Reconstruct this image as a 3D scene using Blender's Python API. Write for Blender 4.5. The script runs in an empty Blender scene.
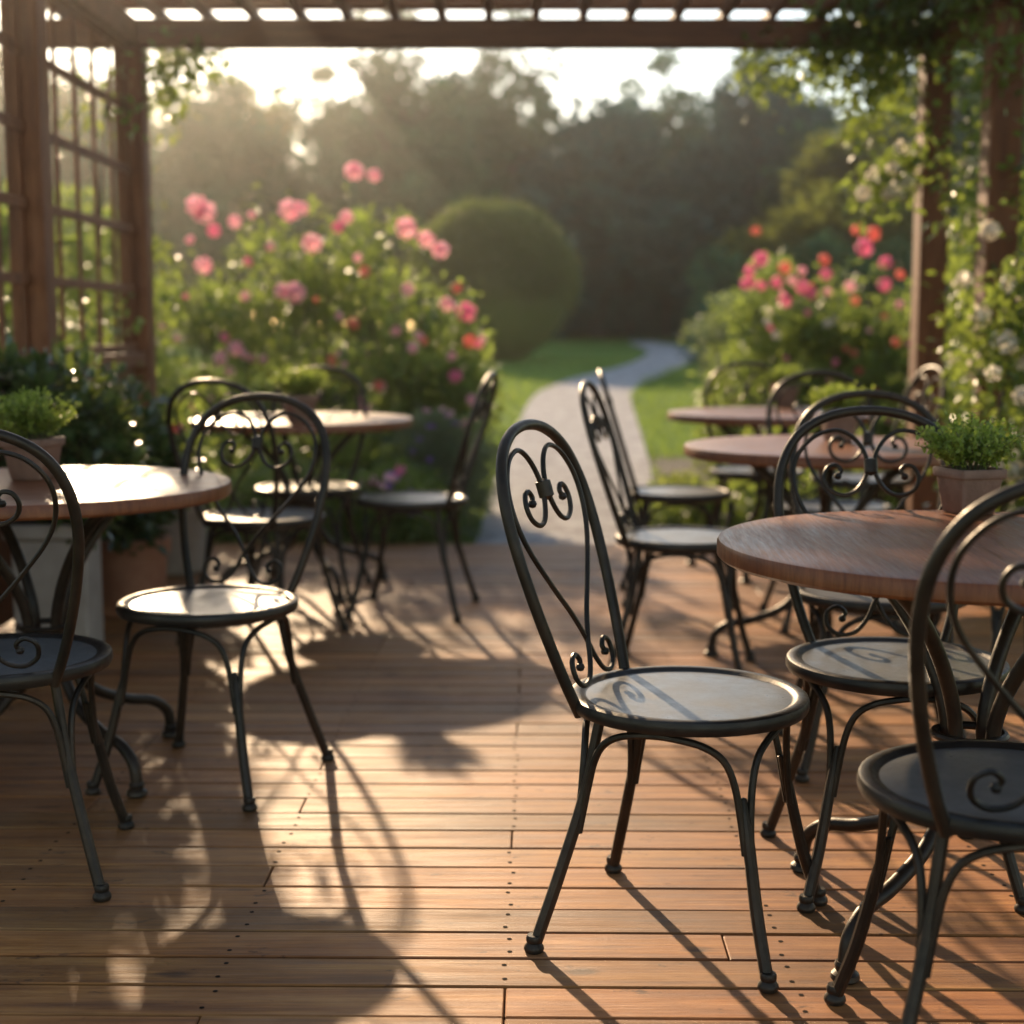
import bpy, math, random
import numpy as np
from mathutils import Vector, Matrix
R = math.radians
PI = math.pi
sc = bpy.context.scene
col = sc.collection

# ------------------------------------------------------------------ camera
F = 1500.0; HC = 1.13; PITCH = math.atan(187 / F)
cam_d = bpy.data.cameras.new('camera'); cam = bpy.data.objects.new('camera', cam_d); col.objects.link(cam)
cam.location = (0, 0, HC); cam.rotation_euler = (PI / 2 - PITCH, 0, 0)
cam_d.sensor_width = 36; cam_d.lens = F / 1024 * 36
cam_d.clip_start = .05; cam_d.clip_end = 900
cam_d.dof.use_dof = True; cam_d.dof.focus_distance = 2.72; cam_d.dof.aperture_fstop = 2.3
sc.camera = cam

def ray(px, py):
    x = (px - 512) / F; y = -(py - 512) / F
    c, s = math.cos(PITCH), math.sin(PITCH)
    return np.array([x, c + y * s, -s + y * c])
def at(px, py, z):
    """ground point under a pixel on the level z"""
    r = ray(px, py); t = (z - HC) / r[2]
    return r[0] * t, r[1] * t
def terrain(x, y):
    if y < 8.5: return -.12
    if y < 22: return -.12 + .034 * (y - 8.5)
    return .339 + .015 * (min(y, 60) - 22)
def at_ground(px, py):
    z = -.1
    for _ in range(30):
        x, y = at(px, py, z); z = .5 * z + .5 * terrain(x, y)
    return x, y
def xd(px, d, z=.5):
    """world x of a pixel column at distance d"""
    depth = d * math.cos(PITCH) + (HC - z) * math.sin(PITCH)
    return (px - 512) / F * depth

# ------------------------------------------------------------------ light
AZ, EL = R(-16), R(20.2)
S = Vector((math.sin(AZ) * math.cos(EL), math.cos(AZ) * math.cos(EL), math.sin(EL)))
ld = bpy.data.lights.new('sun', 'SUN'); ld.energy = 5.0; ld.angle = R(.9); ld.color = (1, .74, .46)
lo = bpy.data.objects.new('sun', ld); col.objects.link(lo); lo.rotation_euler = S.to_track_quat('Z', 'Y').to_euler()
lo.location = (-10, 30, 25)
w = bpy.data.worlds.new('World'); sc.world = w; w.use_nodes = True
nt = w.node_tree; bg = nt.nodes['Background']
sky = nt.nodes.new('ShaderNodeTexSky'); sky.sky_type = 'NISHITA'; sky.sun_disc = False
sky.sun_elevation = EL; sky.sun_rotation = AZ; sky.dust_density = .4; sky.air_density = 1.0; sky.ozone_density = 1.0
tint = nt.nodes.new('ShaderNodeMix'); tint.data_type = 'RGBA'; tint.blend_type = 'MULTIPLY'; tint.inputs[0].default_value = 1
tint.inputs[7].default_value = (1.07, .99, .89, 1)     # warm evening air
nt.links.new(sky.outputs[0], tint.inputs[6]); nt.links.new(tint.outputs[2], bg.inputs[0]); bg.inputs[1].default_value = .145
sc.view_settings.view_transform = 'Standard'; sc.view_settings.look = 'None'
sc.view_settings.exposure = 1.05; sc.view_settings.gamma = 1

# ------------------------------------------------------------------ materials
def newmat(name):
    m = bpy.data.materials.new(name); m.use_nodes = True
    return m, m.node_tree, m.node_tree.nodes['Principled BSDF']
def N(nt, t, **kw):
    n = nt.nodes.new(t)
    for k, v in kw.items():
        if k.startswith('i_'):
            key = k[2:].replace('_', ' ')
            n.inputs[key].default_value = v
        else: setattr(n, k, v)
    return n
def ramp(nt, fac, stops):
    r = nt.nodes.new('ShaderNodeValToRGB'); e = r.color_ramp.elements
    while len(e) < len(stops): e.new(.5)
    for k, (p, c) in enumerate(stops):
        e[k].position = p; e[k].color = (*c, 1)
    nt.links.new(fac, r.inputs[0]); return r.outputs[0]
def mixc(nt, fac, a, b, mode='MIX'):
    m = nt.nodes.new('ShaderNodeMix'); m.data_type = 'RGBA'; m.blend_type = mode
    for s, v in ((0, fac), (6, a), (7, b)):
        if hasattr(v, 'is_linked') or isinstance(v, bpy.types.NodeSocket): nt.links.new(v, m.inputs[s])
        elif s == 0: m.inputs[0].default_value = v
        else: m.inputs[s].default_value = (*v, 1)
    return m.outputs[2]
def noise(nt, scale, detail=4, vec=None, mapping=None, rough=.55, dist=0):
    tc = nt.nodes.new('ShaderNodeTexCoord')
    src = vec or tc.outputs['Object']
    if mapping:
        mp = nt.nodes.new('ShaderNodeMapping'); mp.inputs['Scale'].default_value = mapping
        nt.links.new(src, mp.inputs[0]); src = mp.outputs[0]
    n = nt.nodes.new('ShaderNodeTexNoise'); n.inputs['Scale'].default_value = scale
    n.inputs['Detail'].default_value = detail; n.inputs['Roughness'].default_value = rough; n.inputs['Distortion'].default_value = dist
    nt.links.new(src, n.inputs[0]); return n.outputs[0]
def bump(nt, b, h, strength, dist=.01):
    n = nt.nodes.new('ShaderNodeBump'); n.inputs['Strength'].default_value = strength; n.inputs['Distance'].default_value = dist
    nt.links.new(h, n.inputs['Height']); nt.links.new(n.outputs[0], b.inputs['Normal'])

def leaf_mat(name, c0, c1, c2, trans=.4, rough=.45, scale=2.2, spec=.5, ty=.5):
    m, t, b = newmat(name)
    f = noise(t, scale, 3); geo = t.nodes.new('ShaderNodeNewGeometry')
    a = t.nodes.new('ShaderNodeMath'); a.operation = 'MULTIPLY_ADD'; a.inputs[1].default_value = .45; 
    t.links.new(geo.outputs['Random Per Island'], a.inputs[0])
    a2 = t.nodes.new('ShaderNodeMath'); a2.operation = 'SUBTRACT'; a2.inputs[1].default_value = .22
    t.links.new(f, a2.inputs[0]); t.links.new(a2.outputs[0], a.inputs[2])
    c = ramp(t, a.outputs[0], [(.25, c0), (.5, c1), (.78, c2)])
    t.links.new(c, b.inputs['Base Color']); b.inputs['Roughness'].default_value = rough
    b.inputs['Specular IOR Level'].default_value = spec
    tr = t.nodes.new('ShaderNodeBsdfTranslucent')
    hs = mixc(t, ty, c, (.40, .48, .07), 'MIX'); t.links.new(hs, tr.inputs[0])
    mx = t.nodes.new('ShaderNodeMixShader'); mx.inputs[0].default_value = trans
    t.links.new(b.outputs[0], mx.inputs[1]); t.links.new(tr.outputs[0], mx.inputs[2])
    t.links.new(mx.outputs[0], t.nodes['Material Output'].inputs[0])
    return m
def petal_mat(name, c0, c1, trans=.4):
    m, t, b = newmat(name)
    geo = t.nodes.new('ShaderNodeNewGeometry')
    c = ramp(t, geo.outputs['Random Per Island'], [(0, c0), (1, c1)])
    t.links.new(c, b.inputs['Base Color']); b.inputs['Roughness'].default_value = .6
    tr = t.nodes.new('ShaderNodeBsdfTranslucent'); t.links.new(c, tr.inputs[0])
    mx = t.nodes.new('ShaderNodeMixShader'); mx.inputs[0].default_value = trans
    t.links.new(b.outputs[0], mx.inputs[1]); t.links.new(tr.outputs[0], mx.inputs[2])
    t.links.new(mx.outputs[0], t.nodes['Material Output'].inputs[0])
    return m

M = {}
def metal(name, c, c2, rough=.38):
    m, t, b = newmat(name)
    f = noise(t, 9, 6, rough=.65)
    t.links.new(ramp(t, f, [(.38, c), (.68, c2)]), b.inputs['Base Color'])
    f2 = noise(t, 60, 4)
    t.links.new(ramp(t, f2, [(.3, (rough - .1,) * 3), (.75, (rough + .14,) * 3)]), b.inputs['Roughness'])
    b.inputs['Metallic'].default_value = .15; b.inputs['Specular IOR Level'].default_value = .32; b.inputs['Specular Tint'].default_value = (1, .9, .78, 1)
    bump(t, b, noise(t, 190, 3), .16, .002)
    return m
M['iron'] = metal('dark_iron', (.009, .0075, .006), (.034, .021, .013), .42)
M['seat'] = metal('dark_seat_edge', (.010, .009, .008), (.030, .022, .016), .40)
m, t, b = newmat('seat_paint')
t.links.new(ramp(t, noise(t, 5, 8, rough=.7), [(.35, (.06, .057, .052)), (.65, (.105, .10, .09))]), b.inputs['Base Color'])
t.links.new(ramp(t, noise(t, 13, 8, rough=.8), [(.36, (.27,) * 3), (.66, (.47,) * 3)]), b.inputs['Roughness'])
b.inputs['Specular IOR Level'].default_value = .75; bump(t, b, noise(t, 260, 3), .05, .001); M['seat_top'] = m

def wood(name, cols, grain=(1, 14, 14), scale=3, rough=.4, coat=0, bumps=.15, attr=None, knots=False, wear=None):
    m, t, b = newmat(name)
    g = noise(t, scale, 8, mapping=grain, rough=.62, dist=.35)
    c = ramp(t, g, [(.28, cols[0]), (.5, cols[1]), (.72, cols[2])])
    fine = noise(t, scale * 2.6, 8, mapping=(grain[0], grain[1] * 1.5, grain[2] * 1.5), rough=.75)
    c = mixc(t, .6, c, ramp(t, fine, [(.36, (.42, .34, .30)), (.56, (1, 1, 1))]), 'MULTIPLY')
    if attr:
        a = t.nodes.new('ShaderNodeAttribute'); a.attribute_name = attr
        c = mixc(t, 1, c, a.outputs[0], 'MULTIPLY')
    if knots:
        v = t.nodes.new('ShaderNodeTexVoronoi'); v.inputs['Scale'].default_value = 1.0; v.inputs['Randomness'].default_value = 1
        tc = t.nodes.new('ShaderNodeTexCoord'); mp = t.nodes.new('ShaderNodeMapping'); mp.inputs['Scale'].default_value = (2.6, 6.5, 1)
        t.links.new(tc.outputs['Object'], mp.inputs[0])
        dn = t.nodes.new('ShaderNodeTexNoise'); dn.inputs['Scale'].default_value = 9; t.links.new(mp.outputs[0], dn.inputs[0])
        mm = t.nodes.new('ShaderNodeMix'); mm.data_type = 'VECTOR'; mm.inputs[0].default_value = .09
        t.links.new(mp.outputs[0], mm.inputs[4]); t.links.new(dn.outputs['Color'], mm.inputs[5]); t.links.new(mm.outputs[1], v.inputs[0])
        k = ramp(t, v.outputs['Distance'], [(.045, (.14, .10, .08)), (.11, (1, 1, 1))])
        c = mixc(t, .8, c, k, 'MULTIPLY')
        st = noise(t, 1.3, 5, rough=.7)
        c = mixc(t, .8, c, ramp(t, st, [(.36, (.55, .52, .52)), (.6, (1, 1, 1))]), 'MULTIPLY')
        sp = noise(t, 14, 6, mapping=(.55, 1, 1), rough=.75)
        c = mixc(t, .85, c, ramp(t, sp, [(.33, (.22, .17, .15)), (.40, (1, 1, 1))]), 'MULTIPLY')
        gr = noise(t, .9, 6, rough=.7); c = mixc(t, ramp(t, gr, [(.45, (0, 0, 0)), (.8, (.3, .3, .3))]), c, (.30, .24, .19))
    t.links.new(c, b.inputs['Base Color'])
    rr = noise(t, scale * 2, 4, mapping=grain)
    t.links.new(ramp(t, rr, [(.3, (rough - .08,) * 3), (.7, (rough + .12,) * 3)]), b.inputs['Roughness'])
    if coat: b.inputs['Coat Weight'].default_value = coat; b.inputs['Coat Roughness'].default_value = .22
    bump(t, b, fine, bumps, .004)
    return m
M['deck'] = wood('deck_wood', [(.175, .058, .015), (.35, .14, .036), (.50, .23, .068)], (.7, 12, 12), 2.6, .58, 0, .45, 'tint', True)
M['deck'].node_tree.nodes['Principled BSDF'].inputs['Specular IOR Level'].default_value = .25
M['table'] = wood('table_wood', [(.125, .034, .010), (.175, .052, .016), (.225, .075, .026)], (1, 12, 1), 5, .4, .06, .03)
M['pergola'] = wood('pergola_wood', [(.105, .037, .014), (.17, .063, .025), (.235, .095, .04)], (10, 10, 1), 2, .6, 0, .25)
M['pergola_x'] = wood('beam_wood', [(.105, .037, .014), (.17, .063, .025), (.235, .095, .04)], (1, 10, 10), 2, .6, 0, .25)
for q_ in ('pergola', 'pergola_x', 'table'): M[q_].node_tree.nodes['Principled BSDF'].inputs['Specular IOR Level'].default_value = .25
def plain(name, c, c2, scale=6, rough=.8, b_=.3):
    m, t, b = newmat(name)
    t.links.new(ramp(t, noise(t, scale, 8, rough=.65), [(.3, c), (.7, c2)]), b.inputs['Base Color'])
    b.inputs['Roughness'].default_value = rough; bump(t, b, noise(t, scale * 8, 5), b_, .01)
    return m
M['clay'] = plain('weathered_clay', (.13, .065, .042), (.24, .13, .088), 14, .75, .2)
M['clay2'] = plain('red_clay', (.24, .10, .055), (.34, .16, .09), 9, .8, .2)
M['stone'] = plain('pale_planter', (.24, .20, .165), (.36, .31, .26), 7, .85, .25)
M['soil'] = plain('soil', (.03, .02, .013), (.06, .04, .025), 40, .95, .6)
M['screw'] = plain('screw_steel', (.012, .008, .006), (.03, .02, .015), 40, .9, 0)
M['screw'].node_tree.nodes['Principled BSDF'].inputs['Specular IOR Level'].default_value = .05
M['bark'] = plain('bark', (.03, .024, .018), (.07, .055, .04), 8, .9, .6)
M['stem'] = plain('green_stem', (.05, .06, .02), (.12, .10, .04), 12, .7, .2)
M['gravel'] = plain('gravel', (.17, .155, .15), (.52, .49, .47), 9, .95, 1.0)
M['gravel'].node_tree.nodes['Principled BSDF'].inputs['Specular IOR Level'].default_value = .1
M['under'] = plain('deck_frame', (.04, .025, .018), (.07, .045, .03), 6, .9, .1)
m, t, b = newmat('lawn')
c = ramp(t, noise(t, .6, 8, rough=.7), [(.3, (.06, .12, .02)), (.5, (.10, .18, .03)), (.75, (.16, .24, .05))])
t.links.new(c, b.inputs['Base Color']); b.inputs['Roughness'].default_value = .95; b.inputs['Specular IOR Level'].default_value = .05
bump(t, b, noise(t, 30, 6, rough=.8), .8, .04); M['lawn'] = m
M['bed_soil'] = plain('bed_soil', (.025, .018, .012), (.05, .04, .025), 12, .95, .8)

G = dict
M['leaf_rose'] = leaf_mat('rose_leaf', (.06, .10, .025), (.11, .165, .045), (.19, .24, .07), .55)
M['leaf_dark'] = leaf_mat('glossy_leaf', (.02, .04, .014), (.035, .065, .022), (.06, .10, .03), .22, .22, 3, .8)
M['leaf_vine'] = leaf_mat('vine_leaf', (.035, .07, .016), (.075, .12, .026), (.14, .19, .04), .48, .35)
M['leaf_box'] = leaf_mat('boxwood_leaf', (.04, .06, .014), (.07, .10, .022), (.12, .145, .034), .3, .5, 1.2)
M['leaf_herb'] = leaf_mat('herb_leaf', (.11, .17, .025), (.21, .28, .04), (.36, .40, .08), .55, .45, 12)
M['leaf_grey'] = leaf_mat('silver_leaf', (.09, .12, .085), (.14, .17, .12), (.21, .24, .16), .35, .6)
M['leaf_lime'] = leaf_mat('lime_leaf', (.09, .12, .02), (.17, .19, .03), (.26, .26, .05), .45, .5)
M['leaf_tree'] = leaf_mat('tree_leaf', (.022, .085, .040), (.038, .12, .058), (.065, .15, .065), .2, .85, .35, .05, .1)
M['leaf_fir'] = leaf_mat('conifer_leaf', (.012, .062, .058), (.022, .09, .08), (.04, .12, .09), .16, .85, .35, .05, .05)
M['leaf_gold'] = leaf_mat('golden_leaf', (.06, .065, .016), (.10, .095, .022), (.16, .14, .03), .35, .8, .5, .1)
M['grass'] = leaf_mat('grass_blade', (.07, .14, .02), (.12, .22, .035), (.19, .29, .06), .4, .6, 2)
M['pink'] = petal_mat('pink_petal', (.84, .32, .43), (.93, .58, .62), .5)
M['magenta'] = petal_mat('magenta_petal', (.72, .11, .27), (.86, .27, .42), .5)
M['red'] = petal_mat('coral_petal', (.78, .14, .12), (.88, .30, .22), .5)
M['white'] = petal_mat('cream_petal', (.72, .62, .50), (.82, .76, .66))
M['purple'] = petal_mat('purple_petal', (.22, .08, .40), (.36, .18, .55))

# ------------------------------------------------------------------ mesh helpers
class MB:
    def __init__(s): s.v = []; s.f = []; s.mi = []; s.n = 0; s.smooth = []; s.cols = []
    def add(s, verts, faces, mi=0, smooth=True, c=None):
        s.v.append(np.asarray(verts, dtype=float)); 
        for f in faces: s.f.append([i + s.n for i in f]); s.mi.append(mi); s.smooth.append(smooth)
        s.cols += [c] * len(verts)
        s.n += len(verts)
    def box(s, a, b, rot=None, mi=0, c=None, bev=0):
        (x0, y0, z0), (x1, y1, z1) = a, b
        if bev:
            e = bev; vs = []
            # chamfered box: 24 verts
            idx = {}
            for ix, X in ((0, (x0, x1)), ):
                pass
            P = []
            for sx in (0, 1):
                for sy in (0, 1):
                    for sz in (0, 1):
                        X = (x0, x1)[sx]; Y = (y0, y1)[sy]; Z = (z0, z1)[sz]
                        dx = e if sx == 0 else -e; dy = e if sy == 0 else -e; dz = e if sz == 0 else -e
                        P += [(X, Y + dy, Z + dz), (X + dx, Y, Z + dz), (X + dx, Y + dy, Z)]
            k = lambda sx, sy, sz, a_: (sx * 4 + sy * 2 + sz) * 3 + a_
            fs = []
            for a_ in range(3):
                for side in (0, 1):
                    o = [i for i in range(3) if i != a_]
                    q = []
                    for p, r in ((0, 0), (1, 0), (1, 1), (0, 1)):
                        s3 = [0, 0, 0]; s3[a_] = side; s3[o[0]] = p; s3[o[1]] = r
                        q.append(k(*s3, a_))
                    fs.append(q)
            for a_ in range(3):          # edges parallel to axis a_
                o = [i for i in range(3) if i != a_]
                for p in (0, 1):
                    for r in (0, 1):
                        s0 = [0, 0, 0]; s0[o[0]] = p; s0[o[1]] = r; s1 = list(s0); s1[a_] = 1
                        fs.append([k(*s0, o[0]), k(*s1, o[0]), k(*s1, o[1]), k(*s0, o[1])])
            for sx in (0, 1):
                for sy in (0, 1):
                    for sz in (0, 1): fs.append([k(sx, sy, sz, 0), k(sx, sy, sz, 1), k(sx, sy, sz, 2)])
            vs = np.array(P)
        else:
            vs = np.array([(x, y, z) for x in (x0, x1) for y in (y0, y1) for z in (z0, z1)])
            fs = [(0, 1, 3, 2), (4, 6, 7, 5), (0, 4, 5, 1), (2, 3, 7, 6), (0, 2, 6, 4), (1, 5, 7, 3)]
        if rot is not None: vs = vs @ np.array(rot.to_3x3()).T
        s.add(vs, fs, mi, False, c)
    def tube(s, pts, rad, n=10, sub=6, mi=0, closed=False, spline=True):
        P = [Vector(p) for p in pts]
        rads = rad if isinstance(rad, (list, tuple)) else [rad] * len(P)
        if spline:
            Q = []; RR = []
            m_ = len(P)
            for i in range(m_ - 1):
                p0 = P[i - 1] if i > 0 else P[0] * 2 - P[1]; p1 = P[i]; p2 = P[i + 1]
                p3 = P[i + 2] if i + 2 < m_ else P[-1] * 2 - P[-2]
                for k in range(sub):
                    t = k / sub
                    Q.append(.5 * ((2 * p1) + (p2 - p0) * t + (2 * p0 - 5 * p1 + 4 * p2 - p3) * t * t + (-p0 + 3 * p1 - 3 * p2 + p3) * t ** 3))
                    RR.append(rads[i] * (1 - t) + rads[i + 1] * t)
            Q.append(P[-1]); RR.append(rads[-1])
        else: Q, RR = P, list(rads)
        L = len(Q); T = [(Q[min(i + 1, L - 1)] - Q[max(i - 1, 0)]).normalized() for i in range(L)]
        nrm = T[0].orthogonal().normalized(); vs = []
        for i in range(L):
            nrm = (nrm - T[i] * nrm.dot(T[i])).normalized(); bn = T[i].cross(nrm)
            for k in range(n):
                a = 2 * PI * k / n; vs.append(tuple(Q[i] + (nrm * math.cos(a) + bn * math.sin(a)) * RR[i]))
        fs = [(i * n + k, i * n + (k + 1) % n, (i + 1) * n + (k + 1) % n, (i + 1) * n + k) for i in range(L - 1) for k in range(n)]
        base = len(vs)
        vs.append(tuple(Q[0] - T[0] * RR[0] * .5)); vs.append(tuple(Q[-1] + T[-1] * RR[-1] * .5))
        fs += [(base, (k + 1) % n, k) for k in range(n)] + [(base + 1, (L - 1) * n + k, (L - 1) * n + (k + 1) % n) for k in range(n)]
        s.add(vs, fs, mi)
    def lathe(s, prof, n=48, c=(0, 0, 0), mi=0):
        vs = []; 
        for r, z in prof:
            for k in range(n):
                a = 2 * PI * k / n; vs.append((c[0] + r * math.cos(a), c[1] + r * math.sin(a), c[2] + z))
        fs = [(i * n + k, i * n + (k + 1) % n, (i + 1) * n + (k + 1) % n, (i + 1) * n + k) for i in range(len(prof) - 1) for k in range(n)]
        fs.append(list(range(n))[::-1]); fs.append([(len(prof) - 1) * n + k for k in range(n)])
        s.add(vs, fs, mi)
    def build(s, name, mats, parent=None, colname=None, sharp=35):
        me = bpy.data.meshes.new(name)
        V = np.concatenate(s.v) if s.v else np.zeros((0, 3))
        me.from_pydata(V.tolist(), [], s.f)
        for m_ in (mats if isinstance(mats, (list, tuple)) else [mats]): me.materials.append(m_)
        me.polygons.foreach_set('material_index', s.mi); me.polygons.foreach_set('use_smooth', s.smooth)
        if colname:
            a = me.color_attributes.new(colname, 'FLOAT_COLOR', 'POINT')
            a.data.foreach_set('color', np.array([list(c or (1, 1, 1)) + [1] for c in s.cols]).ravel())
        me.update()
        if any(s.smooth):
            try: me.set_sharp_from_angle(angle=R(sharp))
            except Exception: pass
        return link(name, me, parent)
def link(name, me, parent=None):
    o = bpy.data.objects.new(name, me); col.objects.link(o)
    if parent: o.parent = parent
    return o
def fast(name, V, Fq, mat, parent=None, smooth=False):
    """V (n,3), Fq (m,k) all faces of equal size k"""
    me = bpy.data.meshes.new(name); k = Fq.shape[1]
    me.vertices.add(len(V)); me.vertices.foreach_set('co', V.astype(np.float32).ravel())
    me.loops.add(Fq.size); me.loops.foreach_set('vertex_index', Fq.astype(np.int32).ravel())
    me.polygons.add(len(Fq)); me.polygons.foreach_set('loop_start', np.arange(0, Fq.size, k, dtype=np.int32))
    me.materials.append(mat); me.update(calc_edges=True); me.validate()
    return link(name, me, parent)
def tag(o, label=None, cat=None, group=None, kind=None):
    if label: o['label'] = label
    if cat: o['category'] = cat
    if group: o['group'] = group
    if kind: o['kind'] = kind
    return o
def empty(name, loc, rz=0, label=None, cat=None, group=None):
    o = bpy.data.objects.new(name, None); col.objects.link(o); o.location = loc; o.rotation_euler = (0, 0, rz)
    o.empty_display_size = .1
    return tag(o, label, cat, group)
def copy_tree(o, parent=None):
    c = o.copy(); col.objects.link(c)
    if parent: c.parent = parent
    for ch in list(o.children): copy_tree(ch, c)
    return c

# leaves: pointed folded leaf of 2 triangles-pairs (6 verts, 4 tris)
LEAF = np.array([[0, 0, 0], [.35, .27, .07], [.35, -.27, .07], [.5, 0, -.02], [1, 0, -.05], [.72, .2, .05], [.72, -.2, .05]])
LEAF_F = np.array([[0, 3, 1], [0, 2, 3], [1, 3, 5], [2, 6, 3], [3, 4, 5], [3, 6, 4]])
QL = np.array([[0, 0, 0], [.5, .30, .08], [1, 0, 0], [.5, -.30, .08]]); QL_F = np.array([[0, 2, 1], [0, 3, 2]])
def frames(d, rng, roll=None):
    d = d / (np.linalg.norm(d, axis=1, keepdims=True) + 1e-9)
    up = np.tile([0, 0, 1.], (len(d), 1)) + rng.normal(0, .45, (len(d), 3))
    y = np.cross(up, d); y /= (np.linalg.norm(y, axis=1, keepdims=True) + 1e-9)
    z = np.cross(d, y); return d, y, z
def leaves(P, D, size, rng, simple=True, wid=1.):
    L, LF = (QL, QL_F) if simple else (LEAF, LEAF_F)
    x, y, z = frames(D, rng); n = len(P); sz = size * rng.uniform(.6, 1.25, n)
    V = P[:, None, :] + sz[:, None, None] * (L[None, :, 0, None] * x[:, None] + wid * L[None, :, 1, None] * y[:, None] + L[None, :, 2, None] * z[:, None])
    Fq = (LF[None] + (np.arange(n) * len(L))[:, None, None]).reshape(-1, 3)
    return V.reshape(-1, 3), Fq
def blob_points(blobs, n, rng, clump=.16, cl=60, shell=.55, zmin=None):
    """points in clumps through a union of ellipsoids (x,y,z,rx,ry,rz)"""
    vol = np.array([(b[3] * b[4] * b[5]) ** (2 / 3) for b in blobs]); pr = vol / vol.sum()
    which = rng.choice(len(blobs), cl, p=pr); B = np.array(blobs)[which]
    d = rng.normal(size=(cl, 3)); d /= np.linalg.norm(d, axis=1, keepdims=True)
    r = rng.uniform(shell, 1.04, (cl, 1)) ** .7
    C = B[:, :3] + d * r * B[:, 3:6]
    k = rng.integers(0, cl, n); cr = clump * rng.uniform(.6, 1.4, (cl, 1))
    off = rng.normal(size=(n, 3)); off /= np.linalg.norm(off, axis=1, keepdims=True); off *= rng.uniform(.1, 1, (n, 1)) ** .5
    P = C[k] + off * cr[k] * np.array([1, 1, .75])
    D = off + d[k] * .6 + rng.normal(0, .5, (n, 3)) + np.array([0, 0, .1])
    if zmin is not None: P[:, 2] = np.maximum(P[:, 2], zmin + rng.uniform(0, .05, n))
    return P, D, C, d
def foliage(blobs, n, size, mat, parent, seed, clump=.16, cl=60, shell=.55, simple=True, name='foliage', zmin=None, wid=1.):
    rng = np.random.default_rng(seed)
    P, D, C, d = blob_points(blobs, n, rng, clump, cl, shell, zmin)
    V, Fq = leaves(P, D, size, rng, simple, wid)
    return fast(name, V, Fq, mat, parent), C, d

# ------------------------------------------------------------------ setting
def lawn():
    xs = np.concatenate([np.linspace(-140, -30, 12), np.linspace(-28, 28, 57), np.linspace(30, 140, 12)])
    ys = np.concatenate([np.linspace(-60, 4, 12), np.linspace(5, 60, 90), np.linspace(65, 140, 12)])
    V = np.array([(x, y, terrain(x, y)) for y in ys for x in xs]); nx = len(xs)
    Fq = np.array([(j * nx + i, j * nx + i + 1, (j + 1) * nx + i + 1, (j + 1) * nx + i) for j in range(len(ys) - 1) for i in range(nx - 1)])
    o = fast('ground', V, Fq, M['lawn']); tag(o, kind='structure')
lawn()
# gravel path from pixel edges on the ground
EDGE = [((470, 556), (640, 556)), ((484, 520), (657, 520)), ((500, 470), (650, 468)), ((518, 425), (638, 425)), ((534, 397), (631, 399)),
        ((560, 384), (640, 386)), ((592, 375), (658, 378)), ((622, 367), (684, 368)), ((641, 359), (698, 360)), ((648, 353), (694, 353)),
        ((640, 348), (680, 347)), ((632, 345), (664, 344)), ((628, 342.5), (652, 342))]
def path():
    A = [np.array(at_ground(*e[0])) for e in EDGE]; B = [np.array(at_ground(*e[1])) for e in EDGE]
    A[0] = np.array([-.25, 7.4]); B[0] = np.array([.78, 7.4])
    V = []; 
    def cr(P, i, t):
        p0, p1, p2, p3 = P[max(i - 1, 0)], P[i], P[i + 1], P[min(i + 2, len(P) - 1)]
        return .5 * (2 * p1 + (p2 - p0) * t + (2 * p0 - 5 * p1 + 4 * p2 - p3) * t * t + (-p0 + 3 * p1 - 3 * p2 + p3) * t ** 3)
    n = 8; W = 6; rows = 0
    for i in range(len(A) - 1):
        for k in range(n):
            a = cr(A, i, k / n); b_ = cr(B, i, k / n)
            for j in range(W + 1):
                p = a + (b_ - a) * j / W; V.append((p[0], p[1], terrain(*p) + .022))
            rows += 1
    Fq = np.array([(r * (W + 1) + j, r * (W + 1) + j + 1, (r + 1) * (W + 1) + j + 1, (r + 1) * (W + 1) + j) for r in range(rows - 1) for j in range(W)])
    o = fast('garden_path', np.array(V), Fq, M['gravel']); tag(o, kind='structure')
    return A, B
PA, PB = path()
def on_path(x, y, pad=.05):
    for i in range(len(PA) - 1):
        y0, y1 = PA[i][1], PA[i + 1][1]
        if y0 <= y <= y1 or y1 <= y <= y0:
            t = (y - y0) / (y1 - y0 + 1e-9); xa = PA[i][0] * (1 - t) + PA[i + 1][0] * t; xb = PB[i][0] * (1 - t) + PB[i + 1][0] * t
            if xa - pad < x < xb + pad: return True
    return False
def bed(name, x0, x1, y0, y1):
    V = []; nx, ny = 12, 16
    for j in range(ny + 1):
        for i in range(nx + 1):
            x = x0 + (x1 - x0) * i / nx; y = y0 + (y1 - y0) * j / ny
            if i in (0, nx): x += .12 * math.sin(y * 2.1) * (1 if i else -1)
            V.append((x, y, terrain(x, y) + .012))
    Fq = np.array([(j * (nx + 1) + i, j * (nx + 1) + i + 1, (j + 1) * (nx + 1) + i + 1, (j + 1) * (nx + 1) + i) for j in range(ny) for i in range(nx)])
    tag(fast(name, np.array(V), Fq, M['bed_soil']), kind='structure')
bed('flower_bed_soil', -3.4, -.42, 7.3, 11.4)
bed('flower_bed_soil', .95, 3.6, 7.3, 12.6)
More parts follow.
